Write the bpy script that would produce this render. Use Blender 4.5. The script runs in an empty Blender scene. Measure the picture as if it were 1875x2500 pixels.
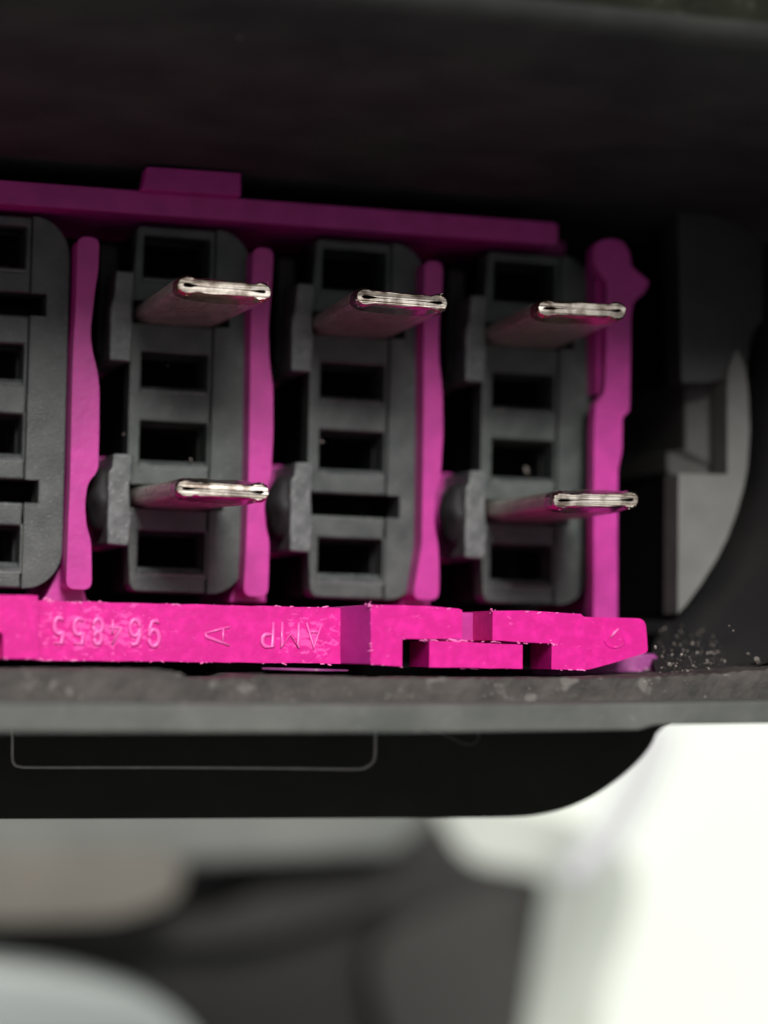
import bpy, bmesh, math, random
from mathutils import Vector, Matrix, noise
from mathutils.geometry import tessellate_polygon
random.seed(7)
S = bpy.context.scene
COL = S.collection
# ---------------------------------------------------------------- camera (1 unit = 1 mm)
# world: X along the connector, Y up the picture, Z out of the connector towards the camera
R = ((0.95733737, 0.02329469, 0.28803213), (-0.04020817, 0.99778766, 0.05294418), (0.28616159, 0.06226669, -0.95615606))
T = (-1.22816239, 3.50903541, 84.91865689)
F = 6050.0
W2, H2 = 937.5, 1250.0
CAM = Vector([-(R[0][i]*T[0] + R[1][i]*T[1] + R[2][i]*T[2]) for i in range(3)])
cd = bpy.data.cameras.new('camera'); cam = bpy.data.objects.new('camera', cd); COL.objects.link(cam)
cm = Matrix.Identity(4)
for i in range(3):
    cm[i][0] = R[0][i]; cm[i][1] = R[1][i]; cm[i][2] = -R[2][i]; cm[i][3] = CAM[i]
cam.matrix_world = cm
cd.sensor_fit = 'HORIZONTAL'; cd.sensor_width = 36.0; cd.lens = 36.0*F/1875.0
cd.clip_start = 1.0; cd.clip_end = 2000.0
cd.dof.use_dof = True; cd.dof.focus_distance = 78.0; cd.dof.aperture_fstop = 0.052; cd.dof.aperture_blades = 0
S.camera = cam
# ---------------------------------------------------------------- sky and sun
sv = Vector((-0.12, 0.50, 1.0)).normalized()          # towards the sun
elev = math.asin(sv.z)
wd = bpy.data.worlds.new('World'); S.world = wd; wd.use_nodes = True
nt = wd.node_tree; bg = nt.nodes['Background']
sk = nt.nodes.new('ShaderNodeTexSky'); sk.sky_type = 'NISHITA'; sk.sun_disc = False
sk.sun_elevation = elev; sk.sun_rotation = math.atan2(sv.x, sv.y); sk.dust_density = 3.0; sk.air_density = 1.0
hs = nt.nodes.new('ShaderNodeHueSaturation'); hs.inputs['Saturation'].default_value = 0.10
nt.links.new(sk.outputs[0], hs.inputs['Color']); nt.links.new(hs.outputs[0], bg.inputs['Color'])
bg.inputs['Strength'].default_value = 0.06
sd = bpy.data.lights.new('sun', 'SUN'); sd.energy = 3.1; sd.angle = math.radians(17); sd.color = (1.0, 0.975, 0.94)
so = bpy.data.objects.new('sun', sd); COL.objects.link(so)
so.rotation_euler = (-sv).to_track_quat('-Z', 'Y').to_euler(); so.location = sv*120
S.view_settings.view_transform = 'Standard'; S.view_settings.look = 'None'
S.view_settings.exposure = 0.25; S.view_settings.gamma = 1.0
S.view_settings.use_curve_mapping = False

def at(px, py, z):                                    # photo pixel -> point (x, y) on the real depth plane z
    d = (px-W2, -(py-H2), F)
    dw = [R[0][i]*d[0] + R[1][i]*d[1] + R[2][i]*d[2] for i in range(3)]
    s = (z-CAM.z)/dw[2]
    return (CAM.x+s*dw[0], CAM.y+s*dw[1])
def ats(pts, z): return [at(a, b, z) for a, b in pts]

# ---------------------------------------------------------------- materials
def mat(name, c1, c2=None, rough=0.5, nscale=3.0, metal=0.0, bump=0.15, bscale=18.0, bdist=0.02, speck=None, speck_amt=0.0,
        speck_scale=14.0, spec=0.5, sss=0.0, lo=0.35, hi=0.7, rvar=0.0, scratch=False):
    m = bpy.data.materials.new(name); m.use_nodes = True
    n = m.node_tree; N = n.nodes.new; L = n.links.new
    b = n.nodes['Principled BSDF']
    tc = N('ShaderNodeTexCoord')
    no = N('ShaderNodeTexNoise'); no.inputs['Scale'].default_value = nscale; no.inputs['Detail'].default_value = 6
    mp = N('ShaderNodeMapping')
    if scratch: mp.inputs['Scale'].default_value = (6.0, 6.0, 0.35)
    L(tc.outputs['Object'], mp.inputs[0]); L(mp.outputs[0], no.inputs[0])
    cr = N('ShaderNodeValToRGB'); cr.color_ramp.elements[0].position = lo; cr.color_ramp.elements[1].position = hi
    cr.color_ramp.elements[0].color = (*c1, 1); cr.color_ramp.elements[1].color = (*(c2 or c1), 1)
    L(no.outputs[0], cr.inputs[0]); out = cr.outputs[0]
    if speck:
        ns = N('ShaderNodeTexNoise'); ns.inputs['Scale'].default_value = speck_scale; ns.inputs['Detail'].default_value = 3
        L(tc.outputs['Object'], ns.inputs[0])
        c2r = N('ShaderNodeValToRGB'); c2r.color_ramp.elements[0].position = 1-speck_amt-0.03; c2r.color_ramp.elements[1].position = 1-speck_amt+0.05
        L(ns.outputs[0], c2r.inputs[0])
        mx = N('ShaderNodeMix'); mx.data_type = 'RGBA'; mx.inputs[7].default_value = (*speck, 1)
        L(c2r.outputs[0], mx.inputs[0]); L(out, mx.inputs[6]); out = mx.outputs[2]
    L(out, b.inputs['Base Color'])
    b.inputs['Metallic'].default_value = metal; b.inputs['Specular IOR Level'].default_value = spec
    if rvar:
        mr = N('ShaderNodeMapRange'); mr.inputs[3].default_value = rough-rvar; mr.inputs[4].default_value = rough+rvar
        L(no.outputs[0], mr.inputs[0]); L(mr.outputs[0], b.inputs['Roughness'])
    else: b.inputs['Roughness'].default_value = rough
    if sss:
        b.inputs['Subsurface Weight'].default_value = sss; b.inputs['Subsurface Radius'].default_value = (1, .25, .5)
        b.inputs['Subsurface Scale'].default_value = 0.35
    if bump:
        nb = N('ShaderNodeTexNoise'); nb.inputs['Scale'].default_value = bscale; nb.inputs['Detail'].default_value = 5
        L(mp.outputs[0], nb.inputs[0])
        bp = N('ShaderNodeBump'); bp.inputs['Strength'].default_value = bump; bp.inputs['Distance'].default_value = bdist
        L(nb.outputs[0], bp.inputs['Height']); L(bp.outputs[0], b.inputs['Normal'])
    return m
PINK = mat('pink plastic', (0.40, 0.019, 0.235), (0.51, 0.028, 0.295), rough=0.40, nscale=1.3, bump=0.3, bscale=5, bdist=0.03, sss=0.12)
PINK_WORN = mat('worn pink plastic', (0.60, 0.006, 0.235), (0.76, 0.012, 0.31), spec=0.3, rough=0.4, nscale=2.6, bump=0.2, bscale=4.5, bdist=0.05, sss=0.1, lo=0.45, hi=0.75)
# pale scuffing where the ledge is rubbed round the digits and the letters
def add_scuff(m):
    n = m.node_tree; N = n.nodes.new; L = n.links.new; b = n.nodes['Principled BSDF']
    tc = N('ShaderNodeTexCoord'); fac = None
    for c, sx, sy in (((-9.6, -7.85, 6.8), .36, 1.0), ((-3.0, -7.9, 6.8), .75, .95)):
        mp = N('ShaderNodeMapping'); mp.vector_type = 'POINT'; mp.inputs['Location'].default_value = (-c[0]*sx, -c[1]*sy, -c[2]); mp.inputs['Scale'].default_value = (sx, sy, 1)
        L(tc.outputs['Object'], mp.inputs[0])
        le = N('ShaderNodeVectorMath'); le.operation = 'LENGTH'; L(mp.outputs[0], le.inputs[0])
        mr = N('ShaderNodeMapRange'); mr.inputs[1].default_value = 0.25; mr.inputs[2].default_value = 1.1; mr.inputs[3].default_value = 0.22; mr.inputs[4].default_value = 0.0
        L(le.outputs['Value'], mr.inputs[0])
        if fac is None: fac = mr.outputs[0]
        else:
            mx = N('ShaderNodeMath'); mx.operation = 'MAXIMUM'; L(fac, mx.inputs[0]); L(mr.outputs[0], mx.inputs[1]); fac = mx.outputs[0]
    no = N('ShaderNodeTexNoise'); no.inputs['Scale'].default_value = 5.5; no.inputs['Detail'].default_value = 4; no.inputs['Distortion'].default_value = .4
    st = N('ShaderNodeMapping'); st.inputs['Scale'].default_value = (.75, 1.2, 1); L(tc.outputs['Object'], st.inputs[0]); L(st.outputs[0], no.inputs[0])
    ad = N('ShaderNodeMath'); ad.operation = 'ADD'; L(no.outputs[0], ad.inputs[0]); L(fac, ad.inputs[1])
    cr = N('ShaderNodeMapRange'); cr.inputs[1].default_value = 0.66; cr.inputs[2].default_value = 0.76; L(ad.outputs[0], cr.inputs[0])
    src = b.inputs['Base Color'].links[0].from_socket
    mm = N('ShaderNodeMix'); mm.data_type = 'RGBA'; mm.inputs[7].default_value = (0.86, 0.085, 0.42, 1)
    k = N('ShaderNodeMath'); k.operation = 'MULTIPLY'; k.inputs[1].default_value = 0.8; L(cr.outputs[0], k.inputs[0])
    L(k.outputs[0], mm.inputs[0]); L(src, mm.inputs[6]); L(mm.outputs[2], b.inputs['Base Color'])
add_scuff(PINK_WORN)
PINK_CHAR = mat('worn pink relief', (0.85, 0.08, 0.41), (0.87, 0.15, 0.48), rough=0.33, nscale=3, bump=0.4, bscale=6, bdist=0.03)
POST = mat('hood-shaded grey housing plastic', (0.022, 0.023, 0.023), (0.034, 0.035, 0.035), rough=0.55, nscale=0.8, bump=0.3, bscale=14, bdist=0.02)  # darker copy of the housing grey, hood shadow put into the colour
WALL = mat('matt black hood wall', (0.034, 0.035, 0.034), (0.052, 0.053, 0.049), rough=0.85, spec=0.12, nscale=0.4, bump=0.3, bscale=6, bdist=0.05)
MIDGREY = mat('shaded grey housing plastic', (0.050, 0.051, 0.047), (0.066, 0.067, 0.063), rough=0.6, nscale=0.8, bump=0.3, bscale=14, bdist=0.02)  # darker copy of KEY, shade of the recess put into the colour
DULLPINK = mat('dull speckled pink plastic', (0.26, 0.035, 0.20), (0.36, 0.08, 0.27), rough=0.7, nscale=2, bump=0.6, bscale=5, bdist=0.06, speck=(0.5, 0.3, 0.4), speck_amt=0.33, speck_scale=6)  # darker, duller pink than PINK, with pale specks
PINK_FLASH = mat('pale moulding flash', (0.86, 0.12, 0.45), (0.9, 0.28, 0.58), rough=0.4, nscale=6, bump=0.3)
GREY = mat('grey black nylon', (0.032, 0.041, 0.039), (0.064, 0.075, 0.071), rough=0.40, nscale=1.1, bump=0.5, bscale=14, bdist=0.025, speck=(0.20, 0.21, 0.19), speck_amt=0.335, speck_scale=16, rvar=0.08)
GREY2 = mat('grey nylon latch', (0.060, 0.070, 0.070), (0.13, 0.14, 0.14), rough=0.38, nscale=2.2, bump=0.5, bscale=10, bdist=0.03, speck=(0.30, 0.31, 0.30), speck_amt=0.33, speck_scale=9)
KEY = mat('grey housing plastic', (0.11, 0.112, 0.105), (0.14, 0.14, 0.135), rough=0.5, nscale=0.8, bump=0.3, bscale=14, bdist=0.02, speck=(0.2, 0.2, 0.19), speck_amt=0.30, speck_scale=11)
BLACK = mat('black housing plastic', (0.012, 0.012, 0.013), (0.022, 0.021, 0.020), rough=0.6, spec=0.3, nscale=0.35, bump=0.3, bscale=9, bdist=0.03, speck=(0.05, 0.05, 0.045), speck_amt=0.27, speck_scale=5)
DEEPSHADE = mat('deep shade black plastic', (0.004, 0.004, 0.004), (0.007, 0.006, 0.007), rough=0.7, spec=0.15, bump=0.1)  # near-black colour stands in for the shade deep between parts
BAND = mat('smooth black plastic', (0.019, 0.0195, 0.016), (0.026, 0.0265, 0.022), rough=0.5, nscale=0.5, bump=0.12, bscale=12, spec=0.12, speck=(0.06, 0.06, 0.05), speck_amt=0.27, speck_scale=9)
LINE = mat('pale highlight mould line', (0.28, 0.265, 0.24), (0.38, 0.36, 0.33), rough=0.3)  # pale colour stands in for the highlight along the moulded edge
DUSTY = mat('dusty black rim', (0.026, 0.024, 0.021), (0.070, 0.060, 0.054), rough=0.7, nscale=0.9, bump=0.45, bscale=3.2, bdist=0.15, speck=(0.12, 0.11, 0.10), speck_amt=0.36, speck_scale=1.5)
RIM = mat('worn rim plastic', (0.060, 0.065, 0.058), (0.105, 0.108, 0.098), rough=0.5, nscale=0.5, bump=0.3, bscale=4, bdist=0.05, speck=(0.15, 0.15, 0.14), speck_amt=0.30, speck_scale=3)
HOOD = mat('dusty black hood', (0.008, 0.010, 0.006), (0.022, 0.024, 0.015), rough=0.8, nscale=0.5, bump=0.6, bscale=2.5, bdist=0.2, speck=(0.035, 0.04, 0.028), speck_amt=0.34, speck_scale=1.6, spec=0.15)
TIN = mat('tarnished tin plate', (0.33, 0.30, 0.26), (0.60, 0.55, 0.49), rough=0.38, nscale=2.0, metal=0.8, bump=0.35, bscale=5, bdist=0.03, rvar=0.08, scratch=True, speck=(0.22, 0.15, 0.11), speck_amt=0.36, speck_scale=3)
COPPER = mat('exposed copper edge', (0.36, 0.20, 0.12), (0.64, 0.46, 0.36), rough=0.26, nscale=3, metal=1.0, bump=0.3, bscale=7, bdist=0.03)
TINSIDE = mat('scraped tin edge', (0.30, 0.26, 0.22), (0.62, 0.57, 0.52), rough=0.24, nscale=3, metal=1.0, bump=0.3, bscale=7, bdist=0.03)
TINEND = mat('bright cut metal', (0.24, 0.19, 0.155), (0.70, 0.64, 0.57), lo=.36, hi=.56, rough=0.42, nscale=2.2, metal=0.9, bump=0.25, bscale=6, bdist=0.03)
HOLE = mat('dark brown gap', (0.03, 0.018, 0.012), rough=0.8, spec=0.1)
GRIT = mat('pale grit', (0.06, 0.05, 0.045), (0.26, 0.225, 0.20), rough=0.6, nscale=1.5)
WHITE = mat('white paper', (0.70, 0.74, 0.68), (0.75, 0.79, 0.73), rough=0.7, nscale=0.05, bump=0.0)
SHELL = mat('dark grey casing', (0.009, 0.0085, 0.0075), (0.014, 0.013, 0.012), rough=0.5, nscale=0.1, bump=0.0)
PANEL = mat('pale grey white plastic', (0.56, 0.60, 0.57), (0.64, 0.68, 0.65), rough=0.6, nscale=0.05, bump=0.0)
SHELL2 = mat('dark olive grey casing', (0.022, 0.021, 0.018), (0.030, 0.029, 0.026), rough=0.6, nscale=0.1, bump=0.0)
HAZEGREY = mat('pale green grey haze', (0.36, 0.39, 0.34), (0.50, 0.53, 0.48), rough=0.6, nscale=0.05, bump=0.0)  # pale tone painted for the soft haze beside the casing
STEP = mat('grey ledge plastic', (0.13, 0.137, 0.125), (0.18, 0.186, 0.17), rough=0.6, nscale=0.1, bump=0.0)
STRAP = mat('pale grey strap plastic', (0.50, 0.50, 0.52), (0.55, 0.55, 0.56), rough=0.6, nscale=0.1, bump=0.0)
TAN = mat('beige plastic', (0.15, 0.138, 0.116), (0.21, 0.19, 0.16), rough=0.6, nscale=0.1, bump=0.0)

# ---------------------------------------------------------------- helpers
def thing(name, label, cat, loc=(0, 0, 0), group=None):
    o = bpy.data.objects.new(name, None); o.empty_display_size = 1.0; COL.objects.link(o); o.location = loc
    o['label'] = label; o['category'] = cat
    if group: o['group'] = group
    return o
def link(name, bm, m, parent=None, bevel=0.0, seg=2, smooth=False, label=None):
    bmesh.ops.recalc_face_normals(bm, faces=bm.faces)
    me = bpy.data.meshes.new(name); bm.to_mesh(me); bm.free()
    for mm in (m if isinstance(m, (list, tuple)) else [m]): me.materials.append(mm)
    if smooth: me.shade_smooth()
    o = bpy.data.objects.new(name, me); COL.objects.link(o)
    if parent: o.parent = parent
    if label: o['label'] = label
    if bevel:
        b = o.modifiers.new('bevel', 'BEVEL'); b.width = bevel; b.segments = seg; b.limit_method = 'ANGLE'; b.angle_limit = math.radians(32)
    return o
def prism(outer, holes, z1, z0, bm=None, zf=None):
    """extrude a polygon with holes between z0 (back) and z1 (front)"""
    bm = bm or bmesh.new()
    loops = [outer] + list(holes or [])
    fr, bk = [], []
    for lp in loops:
        fr.append([bm.verts.new((x, y, z1 if zf is None else zf(x, y))) for x, y in lp]); bk.append([bm.verts.new((x, y, z0)) for x, y in lp])
    flatf = [v for l in fr for v in l]; flatb = [v for l in bk for v in l]
    tri = tessellate_polygon([[Vector((x, y, 0)) for x, y in lp] for lp in loops])
    for t in tri:
        try:
            bm.faces.new([flatf[i] for i in t]); bm.faces.new([flatb[i] for i in reversed(t)])
        except ValueError: pass
    for f, b in zip(fr, bk):
        n = len(f)
        for i in range(n):
            bm.faces.new((f[i], f[(i+1) % n], b[(i+1) % n], b[i]))
    return bm
def rnd(pts, rad, n=6):
    """round the corners of a polygon; rad = one radius or one per corner"""
    out = []; k = len(pts)
    for i in range(k):
        r = rad if not isinstance(rad, (list, tuple)) else rad[i]
        p = Vector(pts[i]); a = Vector(pts[i-1])-p; b = Vector(pts[(i+1) % k])-p
        if r <= 0: out.append(tuple(p)); continue
        r = min(r, a.length*0.48, b.length*0.48)
        A = p+a.normalized()*r; B = p+b.normalized()*r
        for j in range(n+1):
            t = j/n; q = A*(1-t)**2+p*2*t*(1-t)+B*t*t; out.append((q.x, q.y))
    return out
def rect(x0, y0, x1, y1): return [(x0, y0), (x1, y0), (x1, y1), (x0, y1)]
def wob(pts, amp, step=0.35):
    """subdivide an outline and roughen it a little"""
    out = []
    for i in range(len(pts)):
        a = Vector(pts[i]); b = Vector(pts[(i+1) % len(pts)]); n = max(1, int((b-a).length/step))
        for j in range(n):
            q = a.lerp(b, j/n); out.append((q.x+random.uniform(-amp, amp), q.y+random.uniform(-amp, amp)))
    return out
def box(bm, x0, y0, z0, x1, y1, z1): return prism(rect(x0, y0, x1, y1), None, z1, z0, bm)
def tube(path, r, bm=None, n=8, flat=1.0):
    bm = bm or bmesh.new(); rings = []
    for i, p in enumerate(path):
        p = Vector(p); d = (Vector(path[min(i+1, len(path)-1)])-Vector(path[max(i-1, 0)])).normalized()
        u = d.cross(Vector((0, 0, 1)));  u = u.normalized() if u.length > 1e-4 else Vector((1, 0, 0))
        v = u.cross(d)
        rr = r*(0.55 if i in (0, len(path)-1) else 1.0)
        rings.append([bm.verts.new(p+u*math.cos(2*math.pi*k/n)*rr+v*math.sin(2*math.pi*k/n)*rr*flat) for k in range(n)])
    for a, b in zip(rings, rings[1:]):
        for k in range(n): bm.faces.new((a[k], a[(k+1) % n], b[(k+1) % n], b[k]))
    bm.faces.new(rings[0]); bm.faces.new(list(reversed(rings[-1])))
    return bm
def smoothpath(pts, n=6):
    out = []
    for i in range(len(pts)-1):
        p0 = Vector(pts[max(i-1, 0)]); p1 = Vector(pts[i]); p2 = Vector(pts[i+1]); p3 = Vector(pts[min(i+2, len(pts)-1)])
        for j in range(n):
            t = j/n
            out.append(0.5*((2*p1)+(p2-p0)*t+(2*p0-5*p1+4*p2-p3)*t*t+(3*p1-p0-3*p2+p3)*t**3))
    out.append(Vector(pts[-1])); return out

# ---------------------------------------------------------------- setting: white surface far behind
bm = bmesh.new()
v = [bm.verts.new((x*900, y*900, -124)) for x, y in ((-1, -1), (1, -1), (1, 1), (-1, 1))]; bm.faces.new(v)
tb = link('tabletop', bm, WHITE); tb['kind'] = 'structure'

# ---------------------------------------------------------------- black connector housing
H = thing('connector_housing', 'black plastic connector housing around the pink frame, with dusty rim and tall hood', 'connector housing', (0, 0, -9))
def hlink(*a, **k):
    o = link(*a, **k); o.parent = H; o.location = (0, 0, 9); return o
# shroud: lofted rounded channel, its upper side standing higher (hood)
def ring(xr, yb, yt, r, zf, n=10):
    p = [(-32, yb)]
    for j in range(n+1):
        a = -math.pi/2+math.pi/2*j/n; p.append((xr-r+r*math.cos(a), yb+r+r*math.sin(a)))
    for j in range(n+1):
        a = math.pi/2*j/n; p.append((xr-r+r*math.cos(a), yt-r+r*math.sin(a)))
    for k in range(1, 25): p.append((xr-r-(xr-r+32)*k/24, yt))
    return [(x, y, zf(x, y)) for x, y in p]
def hoodz(x, y):
    t = min(1, max(0, (y+3)/9)); t = t*t*(3-2*t); return 8.3+10.4*t
rings = [ring(15.6, -9.3, 7.3, 3, lambda x, y: -9), ring(16.0, -9.3, 7.55, 3, lambda x, y: 0),
         ring(17.6, -9.3, 8.1, 3.4, lambda x, y: 8.3+1.5*(hoodz(x, y)-8.3)/10.4), ring(18.4, -9.35, 8.9, 3.6, hoodz),
         ring(18.8, -9.45, 9.4, 3.8, lambda x, y: hoodz(x, y)+0.35), ring(23, -9.7, 14.5, 5, lambda x, y: hoodz(x, y)+1.6), ring(24, -9.8, 15.5, 6, lambda x, y: -9)]
bm = bmesh.new(); vr = [[bm.verts.new(p) for p in r] for r in rings]
for i, (a, b) in enumerate(zip(vr, vr[1:])):
    for k in range(len(a)-1):
        f = bm.faces.new((a[k], a[k+1], b[k+1], b[k])); f.material_index = 1 if i == 4 else 0
hlink('shroud', bm, [WALL, HOOD], H, smooth=True)
bm = bmesh.new(); box(bm, -32, -9.6, -10, 24, 15, -9.0); hlink('cavity_floor', bm, DEEPSHADE, H)
# faint moulded step across the hood wall
bm = bmesh.new(); p = [Vector((-4.6, 7.95, 4.8)), Vector((-3.6, 8.25, 8.5)), Vector((-1.6, 8.6, 13.6))]
tube(smoothpath(p), 0.16, bm, 8, 0.5); hlink('hood_step', bm, BLACK, H, smooth=True)
# inner dusty rim, with the dark pocket cut in its upper edge
zr = 11.5
top = [(-400, 1632), (0, 1634), (250, 1634), (400, 1636), (440, 1643), (462, 1655), (520, 1658), (600, 1657), (640, 1648), (760, 1652), (900, 1654), (1200, 1657), (1450, 1656), (1600, 1654), (1740, 1646), (1875, 1634), (2100, 1620)]
bot = [(2100, 1705), (1600, 1713), (1000, 1716), (400, 1714), (-400, 1714)]
out = []
tp = ats(top, zr)
for i in range(len(tp)-1):
    a = Vector(tp[i]); b = Vector(tp[i+1]); n = max(1, int((b-a).length/0.12))
    for j in range(n):
        q = a.lerp(b, j/n); out.append((q.x, q.y+random.uniform(-0.03, 0.03)))
out += [tp[-1]] + ats(bot, zr)
hlink('inner_rim', prism(out, None, zr, 4.0), DUSTY, H, bevel=0.03)
hlink('outer_rim', prism(ats([(-400, 1716), (1000, 1719), (1600, 1716), (2100, 1706), (2100, 1762), (1875, 1766), (1600, 1770), (1560, 1782), (1000, 1789), (-400, 1787)], 14.5), None, 14.5, 4.0), RIM, H, bevel=0.5, seg=6)
# lip line thrown up along the inner rim edge under the ledge
bm = bmesh.new(); tube([Vector((*at(a, b, 8.0), 8.0)) for a, b in [(640, 1632), (700, 1634), (780, 1636), (850, 1637)]], 0.035, bm); hlink('rim_lip', bm, DULLPINK, H, smooth=True)
# lower flange, black, with moulded outline
fl = prism(ats([(-500, 1700), (1700, 1700), (1640, 1755)], 1) + [tuple(q)[:2] for q in smoothpath([Vector((*at(a, b, 1), 0)) for a, b in [(1602, 1792), (1588, 1822), (1555, 1862), (1505, 1905), (1440, 1948), (1370, 1976), (1290, 1992), (1200, 1996)]])] + ats([(1000, 1997), (-500, 2001)], 1), None, 1.0, -3.0)
flo = hlink('lower_flange', fl, BAND, H, bevel=0.12, seg=3)
u = [(26, 1770), (30, 1800), (30, 1842), (33, 1862), (48, 1871), (100, 1873), (400, 1873), (700, 1875), (860, 1877), (892, 1873), (911, 1858), (916, 1830), (916, 1770)]
bm = tube(smoothpath([Vector((*at(a, b, 1.0), 1.0)) for a, b in u], 5), 0.055, None, 8)
o = link('mould_line', bm, LINE, flo, smooth=True)
bm = tube(smoothpath([Vector((*at(a, b, 1.02), 1.02)) for a, b in [(1040, 1775), (1070, 1787), (1100, 1800), (1130, 1814), (1155, 1816), (1168, 1800), (1165, 1780)]], 5), 0.03, None, 8)
o = link('mould_line', bm, RIM, flo, smooth=True)  # lighter colour than the flange, painted as an edge highlight
# keying block right of the pink frame
zk = 1.0
arc = [(1826, 1140), (1817, 1190), (1802, 1245), (1778, 1310), (1748, 1370), (1712, 1428), (1676, 1478), (1655, 1500)]
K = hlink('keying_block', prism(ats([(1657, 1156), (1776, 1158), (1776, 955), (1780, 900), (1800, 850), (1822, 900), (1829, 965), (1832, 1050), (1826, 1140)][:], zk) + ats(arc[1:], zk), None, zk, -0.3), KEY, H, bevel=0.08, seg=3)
hlink('pillar', prism(ats([(1640, 1170), (1780, 1170), (1785, 1200), (1780, 1260), (1690, 1440), (1650, 1500), (1640, 1500)], 0.2), None, -0.3, -7), DEEPSHADE, H)  # lower part of the keying block, shade put into its black
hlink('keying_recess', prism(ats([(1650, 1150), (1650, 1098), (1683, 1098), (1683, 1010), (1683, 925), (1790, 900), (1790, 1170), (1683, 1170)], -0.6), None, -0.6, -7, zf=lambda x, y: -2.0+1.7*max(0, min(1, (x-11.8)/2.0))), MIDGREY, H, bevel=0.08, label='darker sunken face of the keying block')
hlink('corner_post', prism(rnd(ats([(1650, 300), (1950, 300), (1950, 700), (1836, 800), (1822, 905), (1800, 905), (1740, 934), (1664, 934)], 0.6), [0, 0, .5, .9, .2, .2, .3, .1]), None, 0.6, -0.8), POST, H, bevel=0.12, seg=3)
hlink('pillar', prism(ats([(1660, 600), (1790, 560), (1790, 900), (1668, 925)], -0.8), None, -0.8, -7), DEEPSHADE, H)  # underside of the corner post, blackened in place of shade
# curved corner wall sloping up to the rim
up = [(1862, 300), (1862, 600), (1858, 850), (1845, 1000), (1838, 1100), (1822, 1220), (1780, 1340), (1722, 1440), (1672, 1496), (1628, 1530), (1612, 1548)]
lo_ = [(2150, 300), (2150, 600), (2130, 850), (2120, 1000), (2100, 1150), (2060, 1330), (2000, 1480), (1930, 1580), (1840, 1630), (1720, 1652), (1608, 1656)]
bm = bmesh.new(); rows = []
U = smoothpath([Vector((*at(a, b, 0.6), 0.6)) for a, b in up], 4); Lw = smoothpath([Vector((*at(a, b, 8.4), 8.4)) for a, b in lo_], 4)
for k in range(15):
    t = k/14; row = []
    for a, b in zip(U, Lw):
        q = a.lerp(b, t); q.z = 0.6+7.8*t**1.25; q.z += 0.05*noise.noise(q*1.6); row.append(bm.verts.new(q))
    rows.append(row)
under = [bm.verts.new((v.co.x, v.co.y, -9)) for v in rows[0]]
rows.insert(0, under)
for a, b in zip(rows, rows[1:]):
    for k in range(len(a)-1): bm.faces.new((a[k], a[k+1], b[k+1], b[k]))
hlink('corner_wall', bm, BLACK, H, smooth=True)

# ---------------------------------------------------------------- pink locking frame
P = thing('locking_frame', 'bright pink plastic locking frame with ledge, dividers and top rail', 'connector frame', (0, 0, -5))
def plink(name, bm, m=PINK, bevel=0.08, seg=3, parent=None, **k):
    o = link(name, bm, m, None, bevel, seg, **k)
    if parent: o.parent = parent
    else: o.parent = P; o.location = (0, 0, 5)
    return o
rail = plink('top_rail', prism(rnd([(-32, 6.0), (7.16, 6.05), (7.16, 6.82), (-32, 6.76)], [0, .22, .22, 0]), None, 1.0, -4.5))
plink('rail_tab', prism(ats([(358, 406), (589, 422), (590, 479), (346, 463)], 1.6), None, 1.6, 0.9), bevel=0.07)
def divider(pts, z=1.0):
    q = rnd(ats(pts, z), 0.30, 5)
    o = plink('divider', prism(q, None, z, -0.2), bevel=0.15, seg=4)
divider([(190, 576), (243, 580), (240, 660), (233, 700), (226, 760), (220, 812), (226, 860), (238, 905), (243, 950), (242, 1060), (240, 1150), (214, 1178), (207, 1230), (211, 1285), (222, 1318), (224, 1380), (224, 1440), (161, 1438), (166, 1300), (171, 1180), (174, 1050), (176, 950), (179, 850), (186, 740)])
divider([(619, 603), (668, 607), (665, 680), (655, 800), (658, 880), (667, 950), (667, 1060), (662, 1160), (650, 1190), (645, 1240), (650, 1290), (658, 1320), (656, 1400), (654, 1457), (594, 1455), (601, 1330), (606, 1200), (609, 1050), (611, 900), (613, 750)])
divider([(1037, 635), (1081, 639), (1080, 700), (1072, 790), (1071, 870), (1080, 950), (1082, 1060), (1075, 1170), (1062, 1200), (1060, 1280), (1070, 1330), (1073, 1400), (1071, 1465), (1008, 1463), (1018, 1400), (1030, 1330), (1032, 1200), (1034, 1050), (1034, 900), (1035, 750)])
post = [(1462, 588), (1492, 582), (1522, 590), (1538, 618), (1542, 650), (1552, 660), (1586, 688), (1572, 716), (1546, 738), (1541, 770), (1539, 900), (1537, 1004), (1520, 1018), (1519, 1100), (1509, 1145), (1508, 1300), (1508, 1520), (1449, 1520), (1449, 1300), (1450, 1050), (1454, 985), (1476, 962), (1480, 880), (1482, 760), (1482, 690), (1462, 664), (1448, 640), (1448, 605)]
plink('end_post', prism(rnd(ats(post, 1.6), 0.12, 3), None, 1.6, 1.0), bevel=0.18, seg=4)
plink('web', prism(ats([(1436, 1380), (1500, 1380), (1500, 1500), (1425, 1500)], -.7), None, -.7, -5.5), bevel=0.05)
plink('web', prism(ats([(1444, 640), (1500, 640), (1500, 955), (1448, 965)], .6), None, .99, .0), bevel=0.05)
plink('web', prism(ats([(590, 1380), (640, 1380), (650, 1470), (560, 1470)], -0.6), None, -0.6, -5.5), bevel=0.05)
plink('web', prism(ats([(150, 1380), (190, 1380), (215, 1480), (100, 1480)], -0.6), None, -0.6, -5.5), bevel=0.05)
plink('web', prism(ats([(1005, 1380), (1040, 1380), (1050, 1480), (975, 1480)], -0.6), None, -0.6, -5.5), bevel=0.05)
plink('web', prism(ats([(120, 490), (1380, 590), (1380, 620), (120, 520)], -3.5), None, -3.5, -5.5), bevel=0.05)
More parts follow.
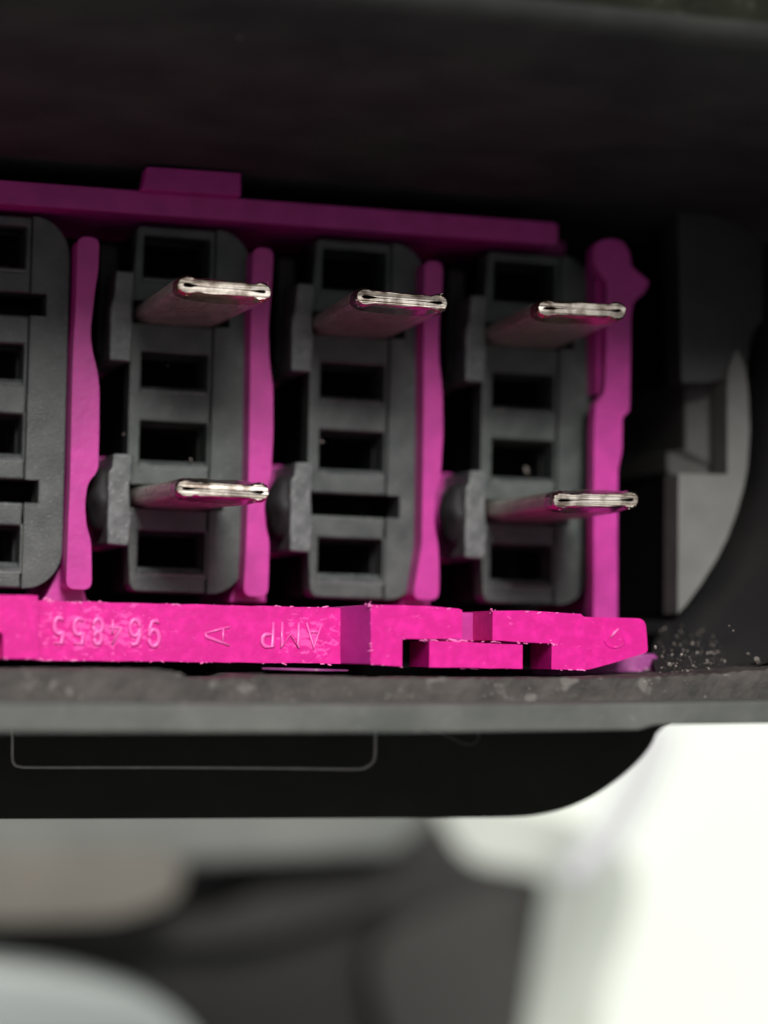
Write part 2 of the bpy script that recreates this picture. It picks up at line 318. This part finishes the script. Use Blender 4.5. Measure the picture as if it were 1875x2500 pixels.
for k in range(3):
    ox = -7.57+6.22*k
    bm = bmesh.new(); box(bm, ox-0.98, -4.98, -3.6, ox-0.30, -1.83, -2.3); plink('snap_nub', bm, bevel=0.05)
    bm = bmesh.new(); box(bm, ox-0.98, 1.05, -4.4, ox-0.30, 4.1, -3.3); plink('snap_nub', bm, bevel=0.05)
# ledge
zt, zb = 6.8, 8.8
LG = plink('ledge', prism(wob([(-32, -8.81), (-11.4, -8.81), (-2.0, -8.70), (-1.6, -8.72), (6.2, -8.68), (6.25, -7.02), (-1.98, -6.96), (-11.42, -7.02), (-32, -7.02)], 0.012), None, zt, -5), PINK_WORN, bevel=0.04, seg=2)
def lpart(name, bm, m=PINK_WORN, bevel=0.035, seg=2, **k):
    o = link(name, bm, m, LG, bevel, seg, **k); return o
def raised(pts, z, z0=5.0): return prism(wob(ats(pts, z), 0.008, 0.3), None, z, z0)
# left end block
lpart('raised_block', raised([(-200, 1448), (93, 1454), (94, 1609), (8, 1607), (7, 1548), (-4, 1540), (-200, 1538)], 7.6))
# slanted facet between the lettered face and the raised blocks
bm = bmesh.new()
a0, a1 = at(831, 1483, zt), at(831, 1620, zt); b0, b1 = at(905, 1476, zb), at(905, 1622, zb)
vs = [bm.verts.new(p) for p in ((*a0, zt), (*a1, zt), (*b1, zb), (*b0, zb), (*a0, 5.0), (*a1, 5.0), (b1[0], b1[1], 5.0), (b0[0], b0[1], 5.0))]
for q in ((0, 1, 2, 3), (4, 7, 6, 5), (0, 4, 5, 1), (3, 2, 6, 7), (0, 3, 7, 4), (1, 5, 6, 2)): bm.faces.new([vs[i] for i in q])
lpart('slanted_face', bm, PINK, bevel=0.02)
# raised blocks with the square recess and the two windows: an upper band and a lower sliding bar
lpart('raised_block', raised([(905, 1476), (1040, 1479), (1120, 1486), (1128, 1490), (1128, 1558), (1052, 1560), (982, 1560), (982, 1627), (905, 1622)], zb))
lpart('raised_block', raised([(1203, 1491), (1300, 1491), (1418, 1499), (1426, 1506), (1430, 1570), (1428, 1637), (1347, 1634), (1347, 1571), (1277, 1568), (1203, 1563)], zb))
bm = bmesh.new(); p0 = at(1128, 1494, 7.3); p1 = at(1210, 1566, 7.3); box(bm, p0[0]-0.6, p1[1], 5.0, p1[0]+0.1, p0[1], 6.9); lpart('recess_floor', bm, PINK)
lpart('slide_bar', prism(wob(ats([(1048, 1564), (1160, 1569), (1276, 1574), (1276, 1633), (1160, 1631), (1048, 1629)], zb+0.1), 0.008, 0.3), None, zb+0.1, 5.0), bevel=0.05)
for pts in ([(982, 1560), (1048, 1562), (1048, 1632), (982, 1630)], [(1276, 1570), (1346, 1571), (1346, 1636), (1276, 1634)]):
    lpart('window_back', prism(ats(pts, 6.9), None, 6.86, 6.83), DEEPSHADE, bevel=0)
lpart('end_pad', prism(rnd(ats([(1424, 1506), (1576, 1510), (1582, 1592), (1500, 1618), (1440, 1634), (1424, 1636)], 7.2), [0, .3, .12, .6, .1, 0]), None, 7.2, 2.0), PINK_WORN, bevel=0.10, seg=4)
lpart('pad_foot', prism(ats([(1440, 1610), (1560, 1596), (1600, 1596), (1613, 1612), (1618, 1652), (1500, 1662), (1300, 1662), (1300, 1630)], 4.6), None, 4.6, 2.0), DULLPINK, bevel=0.1)
# burrs and flash along the edges
bm = bmesh.new()
def flash(x0, y0, x1, y1, z, n, s=0.024):
    n = int(n*.5)
    for _ in range(n):
        t = random.random(); x, y = at(x0+(x1-x0)*t, y0+(y1-y0)*t, z)
        if random.random() < .25: t2 = s*random.uniform(1.5, 2.4)
        else: t2 = s*random.uniform(.5, 1.2)
        M = Matrix.Translation((x, y+random.uniform(-.02, .02), z)) @ Matrix.Rotation(random.uniform(-.4, .4), 4, 'Z') @ Matrix.Diagonal((t2*random.uniform(1, 2.8), t2*.55, t2*.5, 1))
        bmesh.ops.create_icosphere(bm, subdivisions=1, radius=1, matrix=M)
flash(100, 1467, 830, 1484, zt, 55); flash(100, 1612, 830, 1622, zt, 60); flash(905, 1477, 1120, 1486, zb, 14); flash(1203, 1491, 1420, 1499, zb, 14)
flash(982, 1561, 1346, 1572, zb, 45, .036); flash(1048, 1630, 1276, 1634, zb, 22); flash(905, 1480, 905, 1620, zb, 16); flash(0, 1608, 94, 1609, 7.6, 8); flash(1347, 1634, 1440, 1637, zb, 10); flash(905, 1623, 982, 1628, zb, 8)
for pt in [(115, 1462, 8), (905, 1476, 6), (1207, 1492, 5), (1345, 1571, 5), (1120, 1630, 4)]:
    x, y = at(pt[0], pt[1], zt if pt[0] < 800 else zb)
    for _ in range(pt[2]):
        bmesh.ops.create_icosphere(bm, subdivisions=1, radius=random.uniform(.015, .05), matrix=Matrix.Translation((x+random.gauss(0, .12), y+random.gauss(0, .05), (zt if pt[0] < 800 else zb))))
lpart('moulding_flash', bm, PINK_FLASH, bevel=0)['kind'] = 'stuff'
# raised characters: strokes given in a 0..1 box as they stand in the picture (upside down)
def arcp(cx, cy, rx, ry, a0, a1, n=14): return [(cx+rx*math.cos(math.radians(a0+(a1-a0)*i/n)), cy+ry*math.sin(math.radians(a0+(a1-a0)*i/n))) for i in range(n+1)]
def flip(strokes): return [[(1-x, 1-y) for x, y in s] for s in strokes]
G5 = [[(.9, 1), (.18, 1), (.12, .55)] + arcp(.48, .32, .42, .32, 130, -140)]
G9 = [arcp(.5, .68, .40, .32, 0, 360, 20), [(.9, .68), (.88, .35), (.7, .05), (.35, 0), (.15, .12)]]
G6 = flip(G9)
G8 = [arcp(.5, .75, .33, .25, 0, 360, 18), arcp(.5, .27, .42, .27, 0, 360, 18)]
G4 = [[(.7, 1), (.08, .32), (.95, .32)], [(.68, .6), (.68, 0)]]
GP = [[(.15, 0), (.15, 1), (.6, 1)] + arcp(.6, .75, .3, .25, 80, -80, 8) + [(.15, .5)]]
GM = [[(.05, 0), (.05, 1), (.5, .45), (.95, 1), (.95, 0)]]
GA = [[(.02, 0), (.5, 1), (.98, 0)], [(.2, .35), (.8, .35)]]
def glyph(name, strokes, x0, x1, y0, y1, r=0.05, what=None):
    bm = bmesh.new()
    (ax, ay), (bx, by) = at(x0, y1, zt), at(x1, y0, zt)
    for s in strokes:
        tube([Vector((ax+(bx-ax)*u, ay+(by-ay)*w, zt+0.03)) for u, w in s], r*1.45, bm, 8, 0.6)
    lpart(name, bm, PINK_CHAR, bevel=0, smooth=True)
for g, x0, x1, y0, y1 in ((G5, 128, 158, 1508, 1569), (G5, 176, 208, 1510, 1571), (G8, 225, 253, 1511, 1572), (G4, 262, 299, 1513, 1573), (G6, 313, 345, 1513, 1574), (G9, 360, 392, 1515, 1577)):
    glyph('raised_digit', flip(g), x0, x1, y0, y1)
glyph('raised_letter', [[(0.0, .62), (.98, 1.0)], [(0.0, .62), (.06, .45), (1.0, 0.02)], [(.72, .88), (.72, .14)]], 499, 562, 1530, 1575, .04)
for g, x0, x1, y0, y1 in ((GP, 636, 672, 1519, 1578), (GM, 685, 731, 1520, 1580), (GA, 746, 786, 1522, 1581)):
    glyph('raised_letter', flip(g), x0, x1, y0, y1, .045)
# small raised tick on the pad
bm = tube([Vector((*at(a, b, 7.22), 7.22)) for a, b in [(1491, 1556), (1500, 1545), (1510, 1535)]], 0.05, None); lpart('tick_mark', bm, PINK_FLASH, bevel=0, smooth=True)
bm = tube([Vector((*at(1500+24*math.cos(t*.5), 1562+20*math.sin(t*.5), 7.2), 7.2)) for t in range(-1, 8)], 0.035, None); lpart('tick_mark', bm, PINK_WORN, bevel=0, smooth=True)

# ---------------------------------------------------------------- grey terminal carriers
names = ['grey black terminal carrier cut off by the left edge of the photo, two open slots',
         'grey black terminal carrier second from left, directly behind the moulded digits',
         'grey black terminal carrier third from left, one blade above an empty black slot',
         'grey black terminal carrier furthest right, beside the pink end post, with two blades']
def carrier_parts():
    parts = []
    def add(name, bm, m, bev, seg=3):
        me_o = link(name, bm, m, None, bev, seg); parts.append(me_o); return me_o
    def arcc(cx, cy, rx, ry, a0, a1, n=12): return [(cx+rx*math.cos(math.radians(a0+(a1-a0)*i/n)), cy+ry*math.sin(math.radians(a0+(a1-a0)*i/n))) for i in range(n+1)]
    # body = lattice, its slots open towards the side block
    outer = [(0.16, 5.83), (2.78, 5.83), (2.78, 3.29), (.02, 3.27), (.02, 2.56), (2.78, 2.54), (2.78, -2.89), (.06, -2.90), (.06, -3.65), (2.78, -3.66), (2.78, -6.46), (0.45, -6.46), (0.24, -6.38), (0.16, -6.2), (-.02, -3.75), (-.04, -2.8), (-.06, 2.45), (-.08, 3.4), (.08, 5.7)]
    holes = [rect(.34, 4.0, 2.60, 5.50), rect(.36, .24, 2.62, 1.58), rect(.38, -2.24, 2.66, -.74), rect(.42, -5.90, 2.70, -4.42)]
    rv = [list(reversed(h)) for h in holes]
    add('body', prism(outer, rv, 0.0, -1.0), GREY, 0.09, 3)
    add('skirt', prism([(.17, 5.75), (3.5, 5.4), (3.9, 4.5), (3.95, -5.0), (3.4, -6.0), (2.8, -6.35), (.24, -6.4)], rv + [list(reversed(rect(.24, 2.54, 3.3, 3.29))), list(reversed(rect(.26, -3.66, 3.2, -2.89)))], -1.0, -3.6), DEEPSHADE, 0)  # lower carrier sides, blackened to stand in for their shade
    sp = [(2.79, 5.84)] + arcc(2.85, 4.45, 1.18, 1.39, 88, 0) + arcc(2.85, -5.15, 1.23, 1.31, 0, -88) + [(2.79, -6.46), (2.79, -3.66), (3.25, -3.66), (3.25, -2.89), (2.79, -2.89), (2.79, 2.54), (3.32, 2.54), (3.32, 3.29), (2.79, 3.29)]
    add('side_block', prism(sp, None, 0.08, -1.6), GREY, 0.05, 3)
    # slanted sills along the lower lip of each opening
    for h, k in zip(holes, (.16, .2, .2, .28)):
        x0, y0, x1 = h[0][0], h[0][1], h[1][0]; bm = bmesh.new()
        q = [(-.02, -.06), (.0, .05), (-k*1.5, k), (-1.0, k+.02), (-1.0, -.06)]
        A = [bm.verts.new((x0-.02, y0+y, z-.01)) for z, y in q]; B_ = [bm.verts.new((x1+.02, y0+y, z-.01)) for z, y in q]
        bm.faces.new(A); bm.faces.new(list(reversed(B_)))
        for i in range(5): bm.faces.new((A[i], B_[i], B_[(i+1) % 5], A[(i+1) % 5]))
        add('sill', bm, GREY2, 0)
    # recessed back frames inside the openings (the terminal chambers)
    for h in holes:
        bm = bmesh.new(); x0, y0, x1, y1 = h[0][0], h[0][1], h[2][0], h[2][1]
        prism(rect(x0-.1, y0-.1, x1+.1, y1+.1), [list(reversed(rect(x0+.14, y0+.16, x1-.05, y1-.1)))], -1.2, -3.5, bm)
        add('chamber', bm, BLACK, 0)
    # latches on the left side
    add('latch', prism(wob([(-.84, 1.18), (-.12, 1.16), (-.06, 2.4), (-.14, 2.6), (-.14, 3.2), (-.06, 3.35), (-.10, 4.16), (-.68, 4.18), (-.74, 3.3), (-.86, 2.9)], .012, .5), None, .55, -3.4), GREY2, 0.07)
    add('latch', prism(wob([(-.74, -4.95), (-.02, -4.97), (.08, -3.9), (0, -3.66), (-.04, -2.9), (.06, -2.7), (.02, -2.5), (.08, -1.92), (-.62, -1.93), (-.66, -2.4), (-.76, -2.6)], .012, .5), None, .6, -3.4), GREY2, 0.07)
    bm = bmesh.new(); bmesh.ops.create_icosphere(bm, subdivisions=3, radius=1, matrix=Matrix.Translation((-.78, -3.4, -.4)) @ Matrix.Diagonal((.56, 1.08, .75, 1)))
    for v in bm.verts:
        q = v.co*1.7; v.co += Vector((noise.noise(q), noise.noise(q+Vector((9, 0, 0))), noise.noise(q+Vector((0, 9, 0)))))*.16
    for f in bm.faces: f.smooth = True
    add('bump', bm, BLACK, 0)
    bm = bmesh.new(); box(bm, -.95, 1.5, -3.4, -.30, 5.4, -1.3); add('bump', bm, BLACK, 0.2)
    return parts
cp = carrier_parts()
for k in range(4):
    root = thing('terminal_carrier', names[k], 'terminal carrier', (-13.79+6.22*k, 0, -3.6), 'grey terminal carriers between the pink dividers')
    for q in cp:
        c = q if k == 0 else q.copy()
        if k: COL.objects.link(c)
        c.parent = root; c.location = (0, 0, 3.6)

# ---------------------------------------------------------------- metal blades
def blade(tipc, L, root, w, label, hue=0, twist=0.0, open_r=0.0, seed=1):
    rng = random.Random(seed)
    t0 = thing('blade_terminal', label, 'metal blade', (root[0], root[1], -3.0), 'metal blade terminals standing in the carriers')
    N = 72; hw = w/2
    def outline(wd, hm, he):            # half width, half thickness in the middle / at the ends
        pts = []
        for i in range(N):
            a = 2*math.pi*i/N; c, s = math.cos(a), math.sin(a)
            u = math.copysign(abs(c)**0.5, c); v = math.copysign(min(1, abs(s)**0.62), s)
            k = min(1, max(0, (abs(u)-.62)/.2)); k = k*k*(3-2*k)
            pts.append((u*wd, v*(hm+(he-hm)*k)))
        return pts
    lv = [(-3, 0.98*hw, .33, .33), (0.0, 1.0*hw, .37, .36), (L*.5, 1.0*hw, .38, .36), (L-1.3, 1.0*hw, .40, .38), (L-.85, .995*hw, .37, .37), (L-.35, .99*hw, .26, .37), (L-.10, .985*hw, .235, .37), (L, .955*hw, .19, .285)]
    bm = bmesh.new(); rings = []
    for z, wd, hm, he in lv:
        f = max(0, z/L); cx = root[0]+(tipc[0]-root[0])*f; cy = root[1]+(tipc[1]-root[1])*f
        r = []
        for x, y in outline(wd, hm, he):
            yy = y+x*twist*f; j = .016 if z > L-.9 else .01
            r.append(bm.verts.new((cx+x+rng.uniform(-j, j)-root[0], cy+yy+rng.uniform(-j, j)-root[1], z+3.0+(rng.uniform(-.02, .02) if z > L-.1 else 0))))
        rings.append(r)
    for ri, (a, b) in enumerate(zip(rings, rings[1:])):
        for i in range(N): bm.faces.new((a[i], a[(i+1) % N], b[(i+1) % N], b[i])).material_index = 1 if ri >= 4 else 0
    tip = [v.co.copy() for v in rings[-1]]
    link('blade', bm, [TIN, hue or TINSIDE], t0, 0, smooth=True)
    # end face with the folded seam and the two open ends
    cx, cy = tipc[0]-root[0], tipc[1]-root[1]
    def hp(sgn_list):
        out = []
        xs = [-.87, -.85, -.80, -.72, -.63, -.54, -.3, 0, .3, .56, .65, .73, .81, .86, .87]
        hy = [.0, .035+open_r, .055+open_r, .055+open_r, .04, .018, .012, .008, .012, .018, .035, .05, .055, .035, .0]
        for x, h in zip(xs, hy): out.append((x*hw, h+rng.uniform(-.004, .004)))
        for x, h in list(zip(xs, hy))[-2:0:-1]: out.append((x*hw, -h))
        return [(cx+x, cy+y+x*twist) for x, y in out]
    hole = hp(None); z1 = L+3.0
    bm = bmesh.new()
    ov = [bm.verts.new(p) for p in tip]; hv = [bm.verts.new((x, y, z1)) for x, y in hole]
    allv = ov+hv
    for t in tessellate_polygon([[Vector((p.x, p.y, 0)) for p in tip], [Vector((x, y, 0)) for x, y in hole]]):
        try: bm.faces.new([allv[i] for i in t])
        except ValueError: pass
    ef = link('end_face', bm, TINEND, t0, 0)
    bm = bmesh.new(); n = len(hole)
    a = [bm.verts.new((x, y, z1-.002)) for x, y in hole]; b = [bm.verts.new((x, y, z1-.7)) for x, y in hole]
    for i in range(n): bm.faces.new((a[i], a[(i+1) % n], b[(i+1) % n], b[i]))
    bm.faces.new(list(reversed(b)))
    link('fold_gap', bm, HOLE, ef, 0)
    bm = bmesh.new()
    for _ in range(12):
        sx = rng.choice((-1, 1)); x = rng.uniform(-.95, .95)*hw; y = sx*(.17 if abs(x) < .6*hw else .3)
        bmesh.ops.create_icosphere(bm, subdivisions=1, radius=1, matrix=Matrix.Translation((cx+x, cy+y+x*twist, z1-rng.uniform(0, .12))) @ Matrix.Diagonal((rng.uniform(.02, .06), rng.uniform(.012, .025), rng.uniform(.02, .04), 1)))
    link('burr', bm, hue or TINSIDE, t0, 0, smooth=True)['kind'] = 'stuff'
    return t0
def mid(a, b, L):
    p = at(*a, L); q = at(*b, L); return ((p[0]+q[0])/2, (p[1]+q[1])/2), math.hypot(p[0]-q[0], p[1]-q[1]), (q[1]-p[1])/(q[0]-p[0])
for (a, b, L, root, lab, sd_, op) in (
        ((434, 694), (662, 714), 7.7, (-6.0, 2.90), 'copper toned metal blade in the upper slot left of the photo centre, largest end face', 3, .02),
        ((870, 723), (1093, 741), 7.0, (0.12, 2.88), 'metal blade in the upper slot of the carrier whose lower slot is empty', 5, .0),
        ((1313, 752), (1529, 759), 7.0, (6.35, 2.90), 'metal blade with square burred end, crossing the upper part of the pink end post', 8, -.01),
        ((431, 1191), (657, 1203), 7.6, (-5.98, -3.28), 'silver metal blade in the lower left slot, directly above the moulded digits', 11, .0),
        ((1350, 1222), (1559, 1220), 7.3, (6.45, -3.26), 'silver metal blade in the lower right slot, crossing the lower pink end post', 14, -.01)):
    c, w, tw = mid(a, b, L)
    blade(c, L, root, w*1.02, lab, COPPER if sd_ in (3, 8) else None, tw, op, sd_)

# ---------------------------------------------------------------- out of focus things behind
B = thing('lower_casing', 'dark grey blurred plastic casing below the connector, filling the bottom centre', 'casing', (0, -20, -60))
zc = -110.0
def blink(name, bm, m, bev=0, seg=4, **k):
    o = link(name, bm, m, B, bev, seg, **k); o.location = (0, 20, 60); return o
blink('casing_body', prism(rnd(ats([(-1200, 1850), (1000, 1850), (1130, 2090), (1220, 2125), (1345, 2135), (1320, 2250), (1290, 2400), (1235, 2900), (-1200, 2900)], zc), 9.0), None, zc, -122), SHELL, 2)
blink('casing_step', prism(ats([(-1200, 1850), (960, 1850), (1060, 2000), (960, 2085), (470, 2110), (-1200, 2110)], -100), None, -100, -110), STEP, 2)
blink('casing_block', prism(rnd(ats([(-1200, 2085), (450, 2085), (440, 2190), (300, 2245), (-1200, 2280)], -98), 4), None, -98, -110), TAN, 1.2, label='beige block on the dark casing')
blink('casing_rib', prism(rnd(ats([(880, 2290), (1180, 2180), (1330, 2180), (1240, 2800), (1020, 2800)], -106), 4), None, -106, -112), SHELL2, 2)
blink('casing_rib', prism(rnd(ats([(-200, 2230), (520, 2240), (700, 2130), (1000, 2120), (960, 2190), (640, 2300), (-200, 2330)], -106), 4), None, -106, -112), SHELL2, 2)
blink('haze_sheet', prism(rnd(ats([(1000, 1960), (1180, 1950), (1400, 1990), (1560, 2110), (1545, 2240), (1470, 2420), (1440, 2900), (1150, 2900)], -117), 6), None, -117, -122), HAZEGREY, 2)  # added sheet, not a casing part; stands in for soft haze over white
blink('casing_strap', tube(smoothpath([Vector((*at(a, b, -95), -95)) for a, b in [(1620, 1760), (1570, 1890), (1525, 1975), (1470, 2060), (1380, 2150)]], 4), 1.1, None, 10), STRAP, smooth=True)
WP = thing('white_panel', 'pale white rounded panel in the bottom left corner, far out of focus', 'panel', (-12, -30, -60))
o = link('panel_body', prism([tuple(q)[:2] for q in smoothpath([Vector((*at(a, b, -95), 0)) for a, b in [(-900, 2290), (-300, 2330), (0, 2362), (200, 2392), (340, 2430), (430, 2475), (500, 2560), (530, 2700)]], 4)] + ats([(530, 2900), (-900, 2900)], -95), None, -95, -105), PANEL, WP, 1.2, 4); o.location = (12, 30, 60)

# ---------------------------------------------------------------- dust and grit
bm = bmesh.new(); rg = random.Random(21)
def grain(px, py, z, r):
    x, y = at(px, py, z)
    bmesh.ops.create_icosphere(bm, subdivisions=1, radius=1, matrix=Matrix.Translation((x, y, z)) @ Matrix.Rotation(rg.uniform(0, 3), 4, 'Z') @ Matrix.Diagonal((r*rg.uniform(.7, 1.6), r*rg.uniform(.6, 1.1), r*.7, 1)))
for _ in range(420):
    t = rg.random()**.6; px = rg.uniform(1610, 1880); py = 1480+170*t
    if py < 1500+0.45*(1700-px)*.6: continue
    z = 0.8+7.9*max(0, min(1, (py-1490)/165)); grain(px, py, z, rg.choice((.010, .014, .018, .022, .028, .045)))
for px, py, r in ((1600, 1580, .06), (1635, 1622, .08), (1664, 1598, .05), (1826, 1596, .08), (1848, 1612, .11), (1680, 1640, .09), (1780, 1528, .05), (1790, 1540, .05), (1650, 1626, .06)): grain(px, py, 8.3, r)
for _ in range(110):
    px = rg.uniform(0, 1870); grain(px, rg.uniform(1656, 1708), zr, rg.choice((.015, .02, .03, .04)))
for _ in range(60):
    k = rg.randrange(4); grain(rg.uniform(40, 1460), rg.uniform(560, 1460), .13, rg.choice((.012, .018, .022))) if False else None
for px, py, r in ((1285, 1148, .12), (466, 1122, .06), (302, 1060, .05), (786, 1078, .06), (1224, 1000, .05), (410, 893, .04)): grain(px, py, 0.1 if px != 1285 else -.6, r)
o = link('dust', bm, GRIT, None); o['label'] = 'pale dust and grit grains lying on the rim and corner of the housing'; o['category'] = 'dust'; o['kind'] = 'stuff'
bm = bmesh.new()
for _ in range(46):
    px = rg.uniform(300, 1860); py = rg.uniform(10, 330)
    if rg.random() < .5: py = rg.uniform(5, 130)
    t = max(0, min(1, (440+px*.03-py)/330)); z = 15.2*t; x, y = at(px, py, z); y = 7.5+1.45*(z/15) if z < 14.5 else y
    bmesh.ops.create_icosphere(bm, subdivisions=1, radius=rg.choice((.025, .035, .05)), matrix=Matrix.Translation((x, y-.02, z+.02)))
o = link('dust', bm, GRIT, None); o['label'] = 'sparse specks of dust on the dark hood above the pink rail'; o['category'] = 'dust'; o['kind'] = 'stuff'
